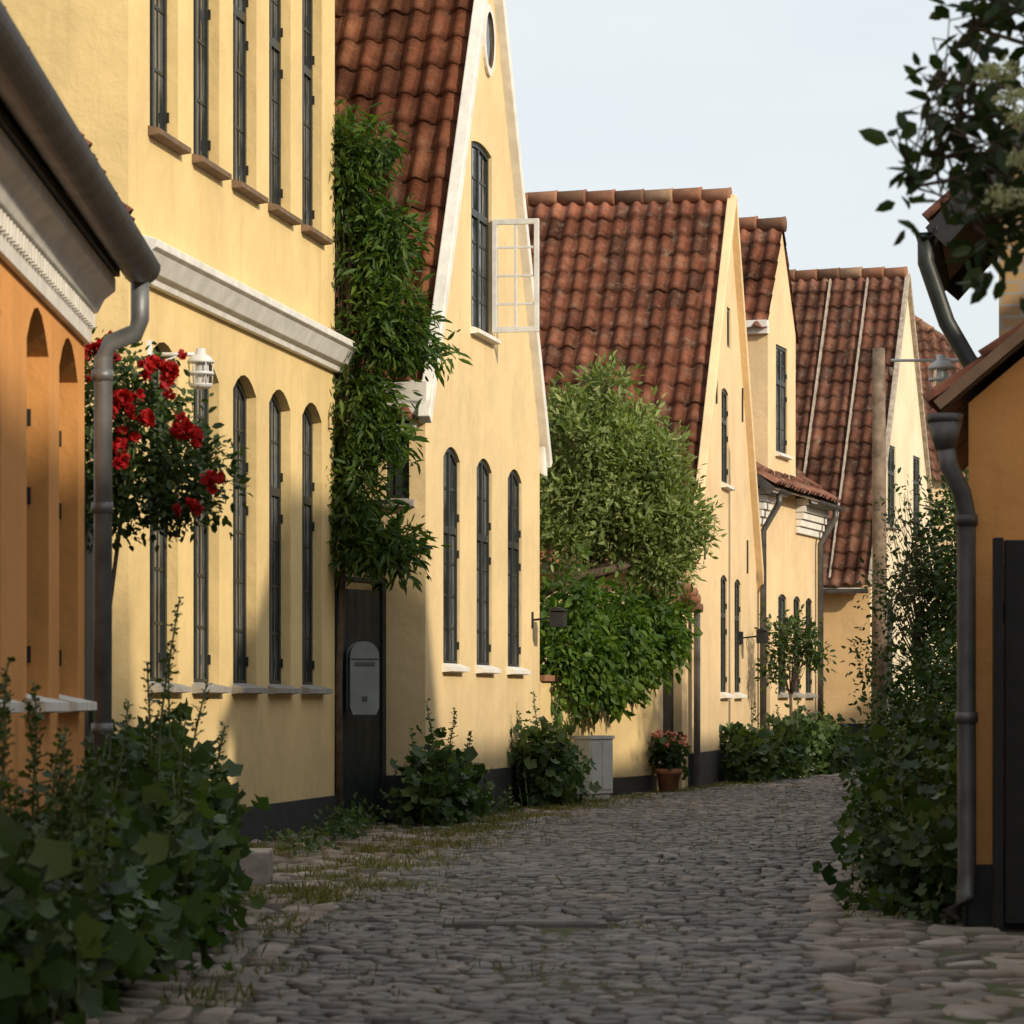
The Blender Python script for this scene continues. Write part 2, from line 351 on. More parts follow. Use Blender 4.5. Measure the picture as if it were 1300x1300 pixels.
def eave_house(name,A,B,D,he,hr,mat,tile,ops,ov=.25,plinth=.3,endops=None,farops=None,endmat=None,verge='zincd',vh=.12):
    H=House(name,A,B,D); Ln=H.L
    H.facade([(0,0),(Ln,0),(Ln,he),(0,he)],ops,mat)
    gp=[(0,0),(D,0),(D,he),(D/2,hr),(0,he)]
    H.facade(gp,endops or [],endmat or mat,m=lambda a,d,b:(d,a,b))
    H.facade(gp,farops or [],endmat or mat,m=lambda a,d,b:(Ln-d,a,b),part='gable_wall')
    H.g('walls',mat).face([(0,D,0),(Ln,D,0),(Ln,D,he),(0,D,he)])
    p=H.g('plinth','black',bevel=.006); p.box(-.025,Ln+.025,-.025,-.003,0,plinth); p.box(-.026,-.003,-.003,D,0,plinth); p.box(Ln+.003,Ln+.026,-.003,D,0,plinth)
    sl=math.hypot(D/2,hr-he); c=D/2/sl; sn=(hr-he)/sl; ze=he-ov*sn/c; ls=sl+ov/c
    roofplane('roof_tiles',(-.12,-ov,ze+.1),(1,0,0),(0,c,sn),Ln+.24,ls,M[tile],H.e)
    roofplane('roof_tiles_back',(Ln+.12,D+ov,ze+.1),(-1,0,0),(0,-c,sn),Ln+.24,ls,M[tile],H.e)
    rg=H.g('ridge_tiles','ridge',smooth=True); ridge(rg,(-.14,D/2,hr+.16),(Ln+.14,D/2,hr+.16))
    v=H.g('verge_boards',verge); o=.12-vh
    for x in (-.10,Ln+.10):
        v.beam((x,-ov,ze+.03+o),(x,D/2,hr+.03+o),.05,vh,up=(0,-sn,c)); v.beam((x,D+ov,ze+.03+o),(x,D/2,hr+.025+o),.05,vh,up=(0,sn,c))
    H.g('roof_underside','wood').face([(-.1,-ov,ze+.06),(Ln+.1,-ov,ze+.06),(Ln+.1,D/2,hr+.06),(-.1,D/2,hr+.06)])
    return H,ze

# ---------------- foliage ----------------
T_OVAL=(np.array([(0,0,0),(.24,.3,.06),(.2,.7,.05),(0,1,-.06),(-.2,.7,.05),(-.24,.3,.06)]),np.array([(0,1,2,3),(0,3,4,5)]))
T_NARROW=(np.array([(0,0,0),(.12,.3,.03),(.11,.65,.03),(0,1,-.1),(-.11,.65,.03),(-.12,.3,.03)]),np.array([(0,1,2,3),(0,3,4,5)]))
T_LANCE=(np.array([(0,0,0),(.16,.3,.03),(.15,.65,.03),(0,1,-.08),(-.15,.65,.03),(-.16,.3,.03)]),np.array([(0,1,2,3),(0,3,4,5)]))
_r=[.35,.75,.66,.92,.76,.97,.76,.92,.66,.75]
T_LOBE=(np.array([(0,.1,0)]+[(math.sin(math.radians(-160+i*320/9))*_r[i]*.62,.12+math.cos(math.radians(-160+i*320/9))*_r[i]*.62,.16*_r[i]*(1 if i%2 else .2)) for i in range(10)]),
        np.array([(0,i,i+1) for i in range(1,10)]))
T_PETAL=(np.array([(0,0,0),(.42,.35,.1),(.35,.85,.22),(0,1,.2),(-.35,.85,.22),(-.42,.35,.1)]),np.array([(0,1,2,3),(0,3,4,5)]))
T_BLADE=(np.array([(-.03,0,0),(.03,0,0),(.02,.6,.04),(0,1,.25)]),np.array([(0,1,2,3)]))
def leaves(name,P,Dr,Nr,S,tmpl,mat,parent):
    Dr=Dr/np.linalg.norm(Dr,axis=1,keepdims=True).clip(1e-6)
    X=np.cross(Dr,Nr); X/=np.linalg.norm(X,axis=1,keepdims=True).clip(1e-6); Z=np.cross(X,Dr)
    tv,tf=tmpl
    V=P[:,None]+S[:,None,None]*(tv[None,:,0:1]*X[:,None]+tv[None,:,1:2]*Dr[:,None]+tv[None,:,2:3]*Z[:,None])
    Fc=tf[None]+(np.arange(len(P))*len(tv))[:,None,None]
    return fast(name,V.reshape(-1,3),Fc.reshape(-1,tf.shape[1]),mat,parent)
def clumps(blobs,ncl,per,cr,shell=.55,zmin=.02):
    b=np.array(blobs,float); w=(b[:,3]*b[:,4]*b[:,5])**.66; w/=w.sum()
    k=rng.choice(len(b),ncl,p=w); u=rng.normal(size=(ncl,3)); u/=np.linalg.norm(u,axis=1,keepdims=True)
    rad=(shell+(1-shell)*rng.random(ncl)**.6)*np.clip(rng.normal(1,.13,ncl),.7,1.3)
    c=b[k,:3]+u*b[k,3:]*rad[:,None]
    i=np.repeat(np.arange(ncl),rng.poisson(per*rng.uniform(.4,1.6,ncl))); off=np.clip(rng.normal(size=(len(i),3)),-1.7,1.7)*cr*rng.uniform(.6,1.3,ncl)[i][:,None]
    P=c[i]+off; out=u[i]
    ok=P[:,2]>zmin; return P[ok],out[ok],c,off[ok]
def foliage(name,blobs,ncl,per,cr,size,tmpl,mat,parent,droop=-.1,shell=.55,sv=.3,up=.6):
    P,O,c,off=clumps(blobs,ncl,per,cr,shell)
    n=len(P); R=rng.normal(size=(n,3))
    Dr=O*.5+R*.7+off/cr*.4; Dr[:,2]+=droop
    Nr=O*.6+rng.normal(size=(n,3))*.5; Nr[:,2]+=up
    leaves(name,P,Dr,Nr,size*np.exp(np.clip(rng.normal(0,sv,n),-.8,.5)),tmpl,M[mat],parent)
    return c
def twigs(g,root,cs,n,r0=.008,r1=.002):
    root=Vector(root)
    for c in random.sample(list(map(tuple,cs)),min(n,len(cs))):
        c=Vector(c); mid=root.lerp(c,.5)+Vector((random.uniform(-.08,.08),random.uniform(-.08,.08),random.uniform(0,.12)))
        g.tube([root,mid,c],[r0,(r0+r1)/2,r1],5)
def plant(name,blobs,ncl,per,cr,size,tmpl,mat,roots,droop=-.1,ntw=14,stem='stem',**k):
    e=empty(name,(blobs[0][0],blobs[0][1],0)); 
    bl=[(b[0]-blobs[0][0],b[1]-blobs[0][1])+tuple(b[2:]) for b in blobs]
    cs=foliage('leaves',bl,ncl,per,cr,size,tmpl,mat,e,droop,**k)
    g=G()
    for r in roots: 
        r2=(r[0]-blobs[0][0],r[1]-blobs[0][1],r[2])
        near=sorted(map(tuple,cs),key=lambda c:(c[0]-r2[0])**2+(c[1]-r2[1])**2)[:max(ntw*2,6)]
        twigs(g,r2,near,ntw)
    if g.f: mkobj('stems',g.v,g.f,M[stem],e,True)
    return e,g,cs
def stalks(e,lst,ox,oy,nl,s0,s1,mat='holly',spread=.13,tmin=.25):
    P=[];D=[];Nn=[];S=[];g=G()
    for (x,y,h,lx) in lst:
        bx,by=x-ox,y-oy; wob=random.uniform(0,6)
        f=lambda t:(bx+lx*t*t+.015*math.sin(t*7+wob),by+.02*math.sin(t*5+wob),h*t)
        g.tube([f(t) for t in np.linspace(0,1,9)],[.010*(1-.65*t) for t in np.linspace(0,1,9)],6)
        n=int(nl*random.uniform(.7,1.2))
        for k in range(n):
            t=tmin+(1.0-tmin)*(k+random.random())/n; a=k*2.4+random.uniform(-.5,.5); rr=(.02+spread*(1.02-t))*random.uniform(.5,1.1)
            q=f(t); sz=(s0*(1.05-t)+s1)*random.uniform(.6,1.25)
            d=(math.cos(a),math.sin(a),random.uniform(-.1,.5))
            p=(q[0]+d[0]*rr*.5,q[1]+d[1]*rr*.5,q[2]+.02); g.tube([q,p],.0025,4,False)
            P.append(p); D.append(d); Nn.append((0,0,1)); S.append(sz)
            if t>.6:
                for _ in range(2):
                    a2=random.uniform(0,6.28); P.append((q[0]+math.cos(a2)*.012,q[1]+math.sin(a2)*.012,q[2]+random.uniform(-.02,.02))); D.append((math.cos(a2)*.5,math.sin(a2)*.5,.8)); Nn.append((math.cos(a2),math.sin(a2),0)); S.append(s1*random.uniform(.8,1.1))
    leaves('stem_leaves',np.array(P),np.array(D,float),np.array(Nn,float)+rng.normal(0,.35,(len(P),3)),np.array(S),T_LOBE,M[mat],e); mkobj('tall_stems',g.v,g.f,M['stem'],e,True)
def flowers(parent,centres,r,mat,npet=16,name='flowers'):
    c=np.array(centres,float); i=np.repeat(np.arange(len(c)),npet); n=len(i)
    u=rng.normal(size=(n,3)); u/=np.linalg.norm(u,axis=1,keepdims=True)
    rs=rng.uniform(.65,1.15,len(c))[i]*r
    P=c[i]+u*(rs*.25*rng.random(n))[:,None]
    t=np.cross(u,rng.normal(size=(n,3))); D=u*.7+t*.5
    leaves(name,P,D,t*.4+u*.6,rs*rng.uniform(.8,1.2,n),T_PETAL,M[mat],parent)

# ================= GROUND =================
g=G(); g.face([(-400,-100,-.02),(400,-100,-.02),(400,900,-.02),(-400,900,-.02)])
mkobj('ground',g.v,g.f,M['earth'])
zs=[-3,5,11.5,15.7,19.7,24.9,31.5,37.8,43,50,60,75]
xl=[-.9,-.9,-.87,-.91,-.74,-.39,.35,1.5,2.86,4.9,7.6,12.2]
xr=[.9,.9,1.0,1.22,1.62,2.4,3.35,4.0,4.9,7.6,11.0,15.5]
XLf=lambda z:np.interp(z,zs,xl); XRf=lambda z:np.interp(z,zs,xr)
def rz(x,z):
    c=(XLf(z)+XRf(z))/2; w=(XRf(z)-XLf(z))/2
    return .05*(1-np.clip(((x-c)/(w+.6))**2,0,1.5))
ang=np.arange(10)*2*np.pi/10
def stones(name,P,hw,hd,h,rot,mat,parent=None,jit=.12,sq=4.0,tilt=.12):
    n=len(P); ca,sa=np.cos(ang),np.sin(ang)
    rr=(np.abs(ca)**sq+np.abs(sa)**sq)**(-1/sq)
    ux,uy=ca*rr,sa*rr
    rings=[(1.0,-.6),(.99,.55),(.91,.92),(.5,1.0)]
    j=1+rng.normal(0,jit,(n,10)); V=[]
    tlt=rng.normal(0,tilt,(n,2))
    for s_,z_ in rings:
        lx=ux[None]*j*s_*hw[:,None]; ly=uy[None]*j*s_*hd[:,None]
        lz=z_*h[:,None]+(tlt[:,0:1]*lx+tlt[:,1:2]*ly if z_>0 else 0)+rng.normal(0,.0015,(n,10))
        c,s=np.cos(rot)[:,None],np.sin(rot)[:,None]
        V.append(np.stack([P[:,0:1]+lx*c-ly*s,P[:,1:2]+lx*s+ly*c,P[:,2:3]+lz],-1))
    V.append(np.stack([P[:,0:1],P[:,1:2],P[:,2:3]+h[:,None]*1.0],-1))
    V=np.concatenate(V,1); F4=[]
    for k in range(3):
        for q in range(10): F4.append((k*10+q,k*10+(q+1)%10,(k+1)*10+(q+1)%10,(k+1)*10+q))
    quad=np.array(F4)
    top=np.array([(30+q,30+(q+1)%10,30+(q+2)%10,40) for q in range(0,10,2)])
    Fq=np.concatenate([quad,top]); Fc=Fq[None]+(np.arange(n)*41)[:,None,None]
    return fast(name,V.reshape(-1,3),Fc.reshape(-1,4),mat,parent,True)
pts=[];HW=[];HD=[];RT=[]
z=9.0
while z<66:
    dz=random.uniform(.09,.135) if z<40 else .18
    a,b_=float(XLf(z)),float(XRf(z)); sl=(float(XLf(z+1))-a+float(XRf(z+1))-b_)/2; x=a+random.uniform(-.05,.05); c=(a+b_)/2
    while x<b_:
        w=random.uniform(.075,.16)
        if not(-.34<x+w/2<.46 and 15.5<z<16.0) and random.random()>.012:
            pts.append((x+w/2,z-(x-c)*sl*.8+random.uniform(-.01,.01),0)); HW.append(w/2-.006); HD.append(dz/2-.006); RT.append(-math.atan(sl*.8)+random.gauss(0,.07))
        x+=w
    z+=dz
pts=np.array(pts); pts[:,2]=rz(pts[:,0],pts[:,1])+rng.normal(0,.004,len(pts))+.012*np.sin(pts[:,0]*2.3+pts[:,1]*1.1)*np.sin(pts[:,1]*.9)
road=empty('cobblestone_road')
stones('setts',pts,np.array(HW),np.array(HD),np.full(len(pts),.017),np.array(RT),M['sett'],road,.10,4,.06)
def strip(name,fa,fb,z0,z1,zz,mat,parent):
    g=G(); zz_=np.arange(z0,z1,.8)
    for i in range(len(zz_)-1):
        za,zb=zz_[i],zz_[i+1]; n=6
        for j in range(n):
            q=[]
            for (zc,t) in ((za,j/n),(za,(j+1)/n),(zb,(j+1)/n),(zb,j/n)):
                x=fa(zc)*(1-t)+fb(zc)*t; q.append((x,zc,float(zz(x,zc))))
            g.face(q)
    mkobj(name,g.v,g.f,mat,parent)
strip('bedding',lambda z:float(XLf(z))-2.2,lambda z:float(XRf(z))+2.4,-3,74,lambda x,z:max(rz(x,z)+.004,-.004),M['earth'],road)
hz=[5,16,22.5,29,35.4,40.9,47.9,52.3,55.6,62.5,75]; hx=[-1.75,-1.9,-2.4,-1.45,.28,2.07,3.3,4.5,5.6,7.5,11]
HL=lambda z:np.interp(z,hz,hx)
gz=[5,16,20.3,30,43,60,75]; gx=[2.6,2.2,2.8,4.5,7.2,11.2,15]
HR=lambda z:np.interp(z,gz,gx)
def fieldstones(side,z0,z1):
    P=[];a=[];b=[];r=[]
    z=z0
    while z<z1:
        dz=random.uniform(.15,.23); lo,hi=(float(HL(z)),float(XLf(z))-.30) if side<0 else (float(XRf(z))+.03,float(HR(z)))
        x=hi if side<0 else lo
        while (x>lo if side<0 else x<hi):
            w=random.uniform(.12,.26); xc=x+side*w/2
            gap=.06+(.22 if (side<0 and 18<z<34) else 0)
            if random.random()>gap: P.append((xc,z+random.uniform(-.03,.03),0)); a.append(w/2-.008); b.append(dz/2*random.uniform(.85,1.0)); r.append(random.gauss(0,.16))
            x+=side*w
        z+=dz
    P=np.array(P); P[:,2]=np.maximum(rz(P[:,0],P[:,1]),-.01)+rng.normal(0,.006,len(P))
    return P,np.array(a),np.array(b),np.array(r)
pv=empty('fieldstone_pavement')
for sd in (-1,1):
    P,a,b_,r=fieldstones(sd,9,48)
    stones('stones',P,a,b_,rng.uniform(.014,.030,len(P)),r,M['field'],pv,.14,3.2,.09)
P=[];a=[];b=[];r=[]
for off in (.08,.22):
    z=9
    while z<44:
        dz=random.uniform(.20,.38); zz=z+dz/2; sl=float(XLf(zz+.5)-XLf(zz-.5)); P.append((float(XLf(zz))-off+random.gauss(0,.008),zz,float(rz(float(XLf(zz))-off,zz))-.004+random.gauss(0,.004))); a.append(.062); b.append(dz/2-.008); r.append(-math.atan(sl)+random.gauss(0,.05)); z+=dz
P=np.array(P); stones('gutter_stones',P,np.array(a),np.array(b),np.full(len(P),.020),np.array(r),M['field'],pv,.07,5,.06)
g=G(); g.box(-.3,.42,15.6,15.9,0,.071); g.box(-.26,.38,15.64,15.86,.071,.076); mkobj('drain_cover',g.v,g.f,M['slab'],None,False,.008)
def grass(name,areas,hmin,hmax):
    P=[]
    for (fa,z0,z1,k,th) in areas:
        zz=rng.uniform(z0,z1,k*30); xx=fa(zz)
        patch=np.sin(zz*2.1)+np.sin(zz*5.3+1)+np.sin(xx*9+zz*3)+rng.normal(0,.7,len(zz))
        sel=patch>th; P.append(np.stack([xx[sel],zz[sel],np.maximum(rz(xx[sel],zz[sel]),0)],1))
    P=np.concatenate(P); n=len(P); D=rng.normal(0,.6,(n,3)); D[:,2]=1
    leaves(name,P,D,rng.normal(size=(n,3)),rng.uniform(hmin,hmax,n)*rng.uniform(.4,1,n),T_BLADE,M['grass'],None)
grass('verge_grass',[(lambda z:HL(z)+.05+np.abs(rng.normal(0,.28,len(z))),17,48,1100,.3),
   (lambda z:XLf(z)-.30+rng.normal(0,.26,len(z)),17.5,36,1300,.3),
   (lambda z:XLf(z)-.12+rng.normal(0,.12,len(z)),10,20,160,.9),
   (lambda z:rng.uniform(0,1,len(z))*(XRf(z)-XLf(z))+XLf(z),11,40,200,1.6),
   (lambda z:XRf(z)+.25+np.abs(rng.normal(0,.3,len(z))),16.5,45,700,.3)],.03,.095)

# ================= LEFT HOUSES =================
H,ze=eave_house('orange_house',(-1.72,6.0),(-1.93,16.0),6,3.20,6.0,'or','tile3',
  [(u,u+.78,1.06,2.62,.16,{'sill':'white','rows':3,'rec':.09}) for u in (.6,2.3,4.0,6.15,7.75,8.93)],ov=.17,plinth=.28)
c=H.g('cornice','white',bevel=.004); c.box(0,H.L,-.03,-.002,2.66,2.80); c.extr([(0,2.80),(-.06,2.80),(-.09,2.86),(-.14,2.9),(-.14,2.96),(0,2.96)],0,H.L)
x=.05
while x<H.L-.05: c.box(x,x+.05,-.05,-.031,2.73,2.795); x+=.10
H.g('soffit','frame').box(0,H.L,-.16,-.004,2.965,3.0)
gt=H.g('gutter','zincd',smooth=True); gt.gutter((-.2,-.245,3.10),(H.L+.12,-.245,3.03),.09,14)
dp=H.g('downpipe','zinc',smooth=True); Lx=H.L
dp.tube([(Lx+.06,-.245,2.96),(Lx+.06,-.245,2.78),(Lx+.06,-.225,2.72),(Lx+.05,-.11,2.67),(Lx+.05,-.08,2.60),(Lx+.05,-.075,0.1)],.042,12)
for z_ in (.9,1.9,2.5): dp.tube([(Lx+.05,-.075,z_),(Lx+.05,-.075,z_+.05)],.05,12)
H.finish()
e=empty('board_fence'); g=G()
for i in range(16):
    t=i/16; x=-2.02-.55*t*.4; y=16.35+2.6*t; g.box(x-.02,x+.02,y,y+.15,.03,2.15)
g.box(-2.3,-2.21,18.96,19.05,0,2.3); mkobj('boards',g.v,g.f,M['gate'],e,False,.004)

A=(-2.435,22.5);B=(-1.452,29.03)
us=[.92+1.195*i for i in range(5)]
ops=[(u-.38,u+.38,1.16,3.42,.13,{'rows':4,'rec':.075}) for u in us]+[(u-.38,u+.38,4.78,6.75,.0,{'rows':3,'sill':'brown_sill','rec':.075}) for u in us]
H,ze=eave_house('yellow_house',A,B,8,7.6,11.5,'y1','tile3',ops,ov=.3,plinth=.28)
c=H.g('cornice','white',bevel=.006); c.extr([(0,3.74),(-.05,3.74),(-.06,3.78),(-.10,3.80),(-.16,3.91),(-.19,3.93),(-.19,3.98),(-.16,3.99),(0,4.03)],-.02,H.L+.12)
H.finish()
e=empty('garden_gate',(-1.44,29.08,0),math.atan2(.85,.33))
g=G()
for i in range(5): g.box(.05+i*.172,.05+i*.172+.166,0,.035,.05,1.98)
g.box(0,.92,.036,.07,.35,.45); g.box(0,.92,.036,.07,1.6,1.7); g.box(-.03,.045,-.02,.08,0,2.04); g.box(.915,.99,-.02,.08,0,2.04); g.box(-.04,1.0,-.03,.09,2.04,2.08)
mkobj('boards',g.v,g.f,M['gate'],e,False,.005)
e=empty('mailbox',(-1.25,29.30,0),math.radians(14)); g=G()
pr=[(-.11,1.0),(-.11,1.42)]+[(-.11*math.cos(t*math.pi/10),1.42+.11*math.sin(t*math.pi/10)) for t in range(1,10)]+[(.11,1.42),(.11,1.0),(.09,.95),(-.09,.95)]
for y in (-.16,0):
    for x,z_ in pr: g.v.append((x,y,z_))
n=len(pr)
for j in range(n): g.f.append([j,(j+1)%n,n+(j+1)%n,n+j])
g.f.append(list(range(n))); g.f.append(list(range(n,2*n))[::-1])
mkobj('box_body',g.v,g.f,M['greybox'],e,False,.012)
g=G(); g.box(-.085,.085,-.168,-.158,1.34,1.37); g.box(-.02,.02,-.172,-.158,1.05,1.09); g.box(-.116,.116,-.175,-.0,1.395,1.402); g.box(-.05,.05,.001,.13,1.1,1.3); mkobj('slot_and_lid',g.v,g.f,M['zincd'],e,False,.002)

A=(-.733,30.0);B=(.276,35.43)
ops=[(u-.37,u+.37,1.36,3.28,.11,{'sill':'white','rows':4,'tr':.62,'rec':.025}) for u in (1.12,2.62,4.16)]+[(2.0,2.98,4.42,6.15,.05,{'sill':'white','rows':4,'tr':.62,'hinge':0,'rec':.03})]
H=gable_house('yellow_house',A,B,9,3.65,8.15,'y2','tile2',ops,ov=.16,plinth=.42,sideops=[(.14,.34,2.75,3.45,0,{'rows':2,'rec':.03,'hinge':0})])
q=H.g('open_casement','frame_w',bevel=.003)
def cas(x,y0,y1,z0,z1):
    q.box(x-.02,x+.02,y0,y0-.045,z0,z1); q.box(x-.02,x+.02,y1,y1+.045,z0,z1)
    q.box(x-.019,x+.019,y0-.045,y1+.045,z0,z0+.05); q.box(x-.019,x+.019,y0-.045,y1+.045,z1-.05,z1)
    q.box(x-.012,x+.012,(y0+y1)/2-.012,(y0+y1)/2+.012,z0+.05,z1-.05)
    for k in range(1,4): q.box(x-.011,x+.011,y0-.045,y1+.045,z0+(z1-z0)*k/4-.011,z0+(z1-z0)*k/4+.011)
cas(2.96,-.01,-.45,4.47,5.52)
ov_=H.g('oval_window','white'); og=H.g('oval_glass','glass')
n=20; cz=7.15; cx_=2.76
for k in range(n):
    a0,a1=2*math.pi*k/n,2*math.pi*(k+1)/n
    f=lambda a,r1,r2,y:(cx_+r1*math.cos(a),y,cz+r2*math.sin(a))
    ov_.face([f(a0,.27,.33,-.03),f(a1,.27,.33,-.03),f(a1,.20,.26,-.03),f(a0,.20,.26,-.03)])
    ov_.face([f(a0,.27,.33,-.03),f(a1,.27,.33,-.03),f(a1,.27,.33,.0),f(a0,.27,.33,.0)])
og.face([f(2*math.pi*k/n,.2,.26,-.008) for k in range(n)])
kn=H.g('kneeler','white',bevel=.01); kn.extr([(-.05,3.42),(-.05,3.75),(.35,3.75),(.35,3.55)],-.17,-.027)
kn.extr([(-.05,3.30),(-.05,3.72),(.3,3.72),(.3,3.45)],H.L+.027,H.L+.17)
H.finish()
def wall_lantern(x,y,z,rot,s=1):
    e=empty('wall_lantern',(x,y,z),rot); g=G()
    g.box(-.03,.03,-.02,.02,-.08,.08); g.tube([(0,-.02,.0),(0,-.2*s,.02)],.012,6)
    g.extr([(-.34*s,.08),(-.34*s,-.07),(-.2*s,-.07),(-.2*s,.08)],-.10,.10); g.extr([(-.36*s,.085),(-.27*s,.13),(-.18*s,.085)],-.12,.12)
    mkobj('lantern_body',g.v,g.f,M['iron'],e,False,.004)
wall_lantern(.19,35.0,1.85,math.atan2(5.43,1.0)); wall_lantern(2.98,46.0,1.87,math.atan2(7,1.2))

Aw=Vector((.29,35.6));Bw=Vector((1.60,39.6))
H=House('garden_wall',Aw,Bw,.25); w=H.g('wall_body','y1',bevel=.01); w.box(0,H.L,0,.25,.22,1.25); H.g('wall_plinth','black').box(-.0,H.L,-.02,.25,0,.219); H.g('wall_coping','ridge').box(0,H.L,-.04,.29,1.251,1.31); H.finish()
H=House('garden_doorway',(1.60,39.62),(2.03,40.85),.25)
H.facade([(0,0),(H.L,0),(H.L,2.05),(H.L/2,2.42),(0,2.05)],[(.3,1.05,.05,1.95,.2,{'blind':1,'sill':None,'rec':.1})],'y3'); H.g('door','gate').box(.3,1.05,.10,.115,.06,1.9)
hh=H.g('door_hood','ridge',smooth=True)
for k in range(9):
    t0=math.pi*k/9; P0=(.675-.55*math.cos(t0),0,2.0+.34*math.sin(t0)); hh.tube([(P0[0],-.2,P0[2]),(P0[0],.05,P0[2])],.055,8)
H.finish()

A=(2.073,40.9);B=(3.298,47.87)
ops=[(2.9,3.62,1.14,2.62,.06,{'rows':3,'sill':'white','rec':.02}),(4.45,5.17,1.14,2.62,.06,{'rows':3,'sill':'white','rec':.02}),(3.0,3.75,3.75,4.95,.05,{'rows':2,'sill':'white','rec':.02}),(3.6,4.0,5.5,6.0,0,{'blind':1,'sill':None,'rec':.02})]
H=gable_house('yellow_house',A,B,7,2.82,7.35,'y3','tile3',ops,ap=.55,ov=.2,plinth=.45,coping='y3')
gt=H.g('gutter','zincd',smooth=True); gt.gutter((-.28,7,2.66),(-.28,-.05,2.62),.06)
dp=H.g('downpipe','zinc',smooth=True); dp.tube([(-.28,.35,2.6),(-.28,.35,2.5),(-.08,-.06,2.3),(-.06,-.07,2.2),(-.06,-.07,.05)],.04,10)
ia=H.g('wall_anchors','iron')
for x,z_ in ((1.2,2.95),(5.9,2.95),(2.4,4.9),(5.3,4.9)): ia.box(x-.02,x+.02,-.02,-.002,z_-.22,z_+.22)
H.finish()

A=(3.30,47.95);B=(4.53,52.3)
W4={'rows':3,'rec':.02}
H,ze=eave_house('yellow_house',A,B,6,4.05,6.4,'y3','tile5',[(1.5,2.1,1.15,2.55,.06,W4),(2.6,3.1,1.15,2.55,.06,W4),(.25,.95,.1,2.2,0,{'sill':None,'rows':2}),(3.5,4.0,1.15,2.55,.06,W4)],ov=.25,plinth=.42)
c=H.g('cornice','white',bevel=.004)
for (a,b_) in ((.02,.6),(2.75,H.L)):
    for k in range(5): c.box(a,b_,-.05-.035*k,-.002,3.45+.1*k,3.54+.1*k)
u0,u1=.65,2.6; w=H.g('dormer_walls','y3')
H.facade([(u0,4.05),(u1,4.05),(u1,6.25),((u0+u1)/2,7.6),(u0,6.25)],[(1.2,2.0,4.5,6.0,.0,{'rows':3,'sill':'white','rec':.02})],'y3',m=lambda a,d,b:(a,d-.03,b),part='dormer_front')
w.face([(u0,-.03,4.0),(u0,3.5,4.0),(u0,3.5,6.25),(u0,-.03,6.25)]); w.face([(u1,-.03,4.0),(u1,3.5,4.0),(u1,3.5,6.25),(u1,-.03,6.25)])
c.box(u0-.10,u0-.003,-.05,3.5,6.08,6.16); c.box(u0-.16,u0-.003,-.05,3.5,6.165,6.26)
rn=(u1-u0)/2; sl=math.hypot(rn,1.35)
roofplane('dormer_tiles',(u0-.15,3.5,6.25-.15*1.35/rn+.08),(0,-1,0),(rn/sl,0,1.35/sl),3.55,sl*1.15,M['tile3'],H.e)
roofplane('dormer_tiles',(u1+.15,-.05,6.25-.15*1.35/rn+.08),(0,1,0),(-rn/sl,0,1.35/sl),3.55,sl*1.15,M['tile3'],H.e)
ridge(H.g('ridge_tiles','ridge',smooth=True),((u0+u1)/2,-.08,7.72),((u0+u1)/2,3.5,7.72))
gt=H.g('gutter','zincd',smooth=True); gt.gutter((-.1,-.3,ze+.06),(.62,-.3,ze+.05),.07); gt.gutter((2.7,-.3,ze+.06),(H.L+.1,-.3,ze+.05),.07)
dp=H.g('downpipe','zincd',smooth=True)
for ux in (.1,H.L-.3): dp.tube([(ux,-.3,ze),(ux,-.3,ze-.12),(ux,-.08,ze-.5),(ux,-.08,.05)],.045,10)
H.finish()

A=(5.617,55.56);B=(7.5,62.5)
H=gable_house('yellow_house',A,B,7.5,3.1,8.1,'pale','tile5',[(1.6,2.3,1.2,2.7,.06,W4),(4.6,5.4,1.2,2.7,.06,W4),(1.7,2.5,3.9,5.2,0,W4),(4.4,5.2,3.9,5.2,0,W4)],ov=.2,plinth=.7,sidemat='y5',coping='mort',cw=.08)
sl=math.hypot(H.L/2,5.0); 
mo=H.g('mortar_fillets','mort')
for yy in (.62,1.25): mo.beam((-.1,yy,3.1-.15),(H.L/2-.08,yy,8.07),.03,.13,up=(-5.0/sl,0,H.L/2/sl))
gt=H.g('gutter','zincd',smooth=True); gt.gutter((-.28,7,2.84),(-.28,0,2.8),.07)
H.finish()
H=House('yellow_house',(4.4,72.2),(12.6,72.2),9)
H.facade([(0,0),(H.L,0),(H.L,5.6),(0,5.6)],[(5.2,6,3.6,5,0,{}),(3,3.8,3.6,5,0,{}),(5.2,6,1,2.6,0,{}),(3,3.8,1,2.6,0,{})],'y3')
w=H.g('walls','y3'); w.face([(H.L,0,0),(H.L,9,0),(H.L,9,5.6),(H.L,0,5.6)]); w.face([(0,0,0),(0,9,0),(0,9,5.6),(0,0,5.6)])
hl=H.L/2; sl=math.hypot(4,3.7)
roofplane('hip_tiles',(-.2,-.2,5.5),(1,0,0),(0,4/sl,3.7/sl),H.L+.4,sl+.25,M['tile5'],H.e,clip=lambda u,v:abs(u-hl-.2)<(hl+.2)*(1-v/(sl+.25)))
s2=math.hypot(hl,3.7)
roofplane('side_tiles',(H.L+.2,-.2,5.5),(0,1,0),(-hl/s2,0,3.7/s2),9.2,s2+.2,M['tile5'],H.e,clip=lambda u,v:u>4.2*v/(s2+.2))
roofplane('side_tiles',(-.2,9,5.5),(0,-1,0),(hl/s2,0,3.7/s2),9.2,s2+.2,M['tile5'],H.e,clip=lambda u,v:(9.2-u)>4.2*v/(s2+.2))
rg=H.g('ridge_tiles','ridge',smooth=True); ridge(rg,(-.2,-.2,5.6),(hl,4,9.35)); ridge(rg,(H.L+.2,-.2,5.6),(hl,4,9.35)); ridge(rg,(hl,4,9.35),(hl,9,9.35))
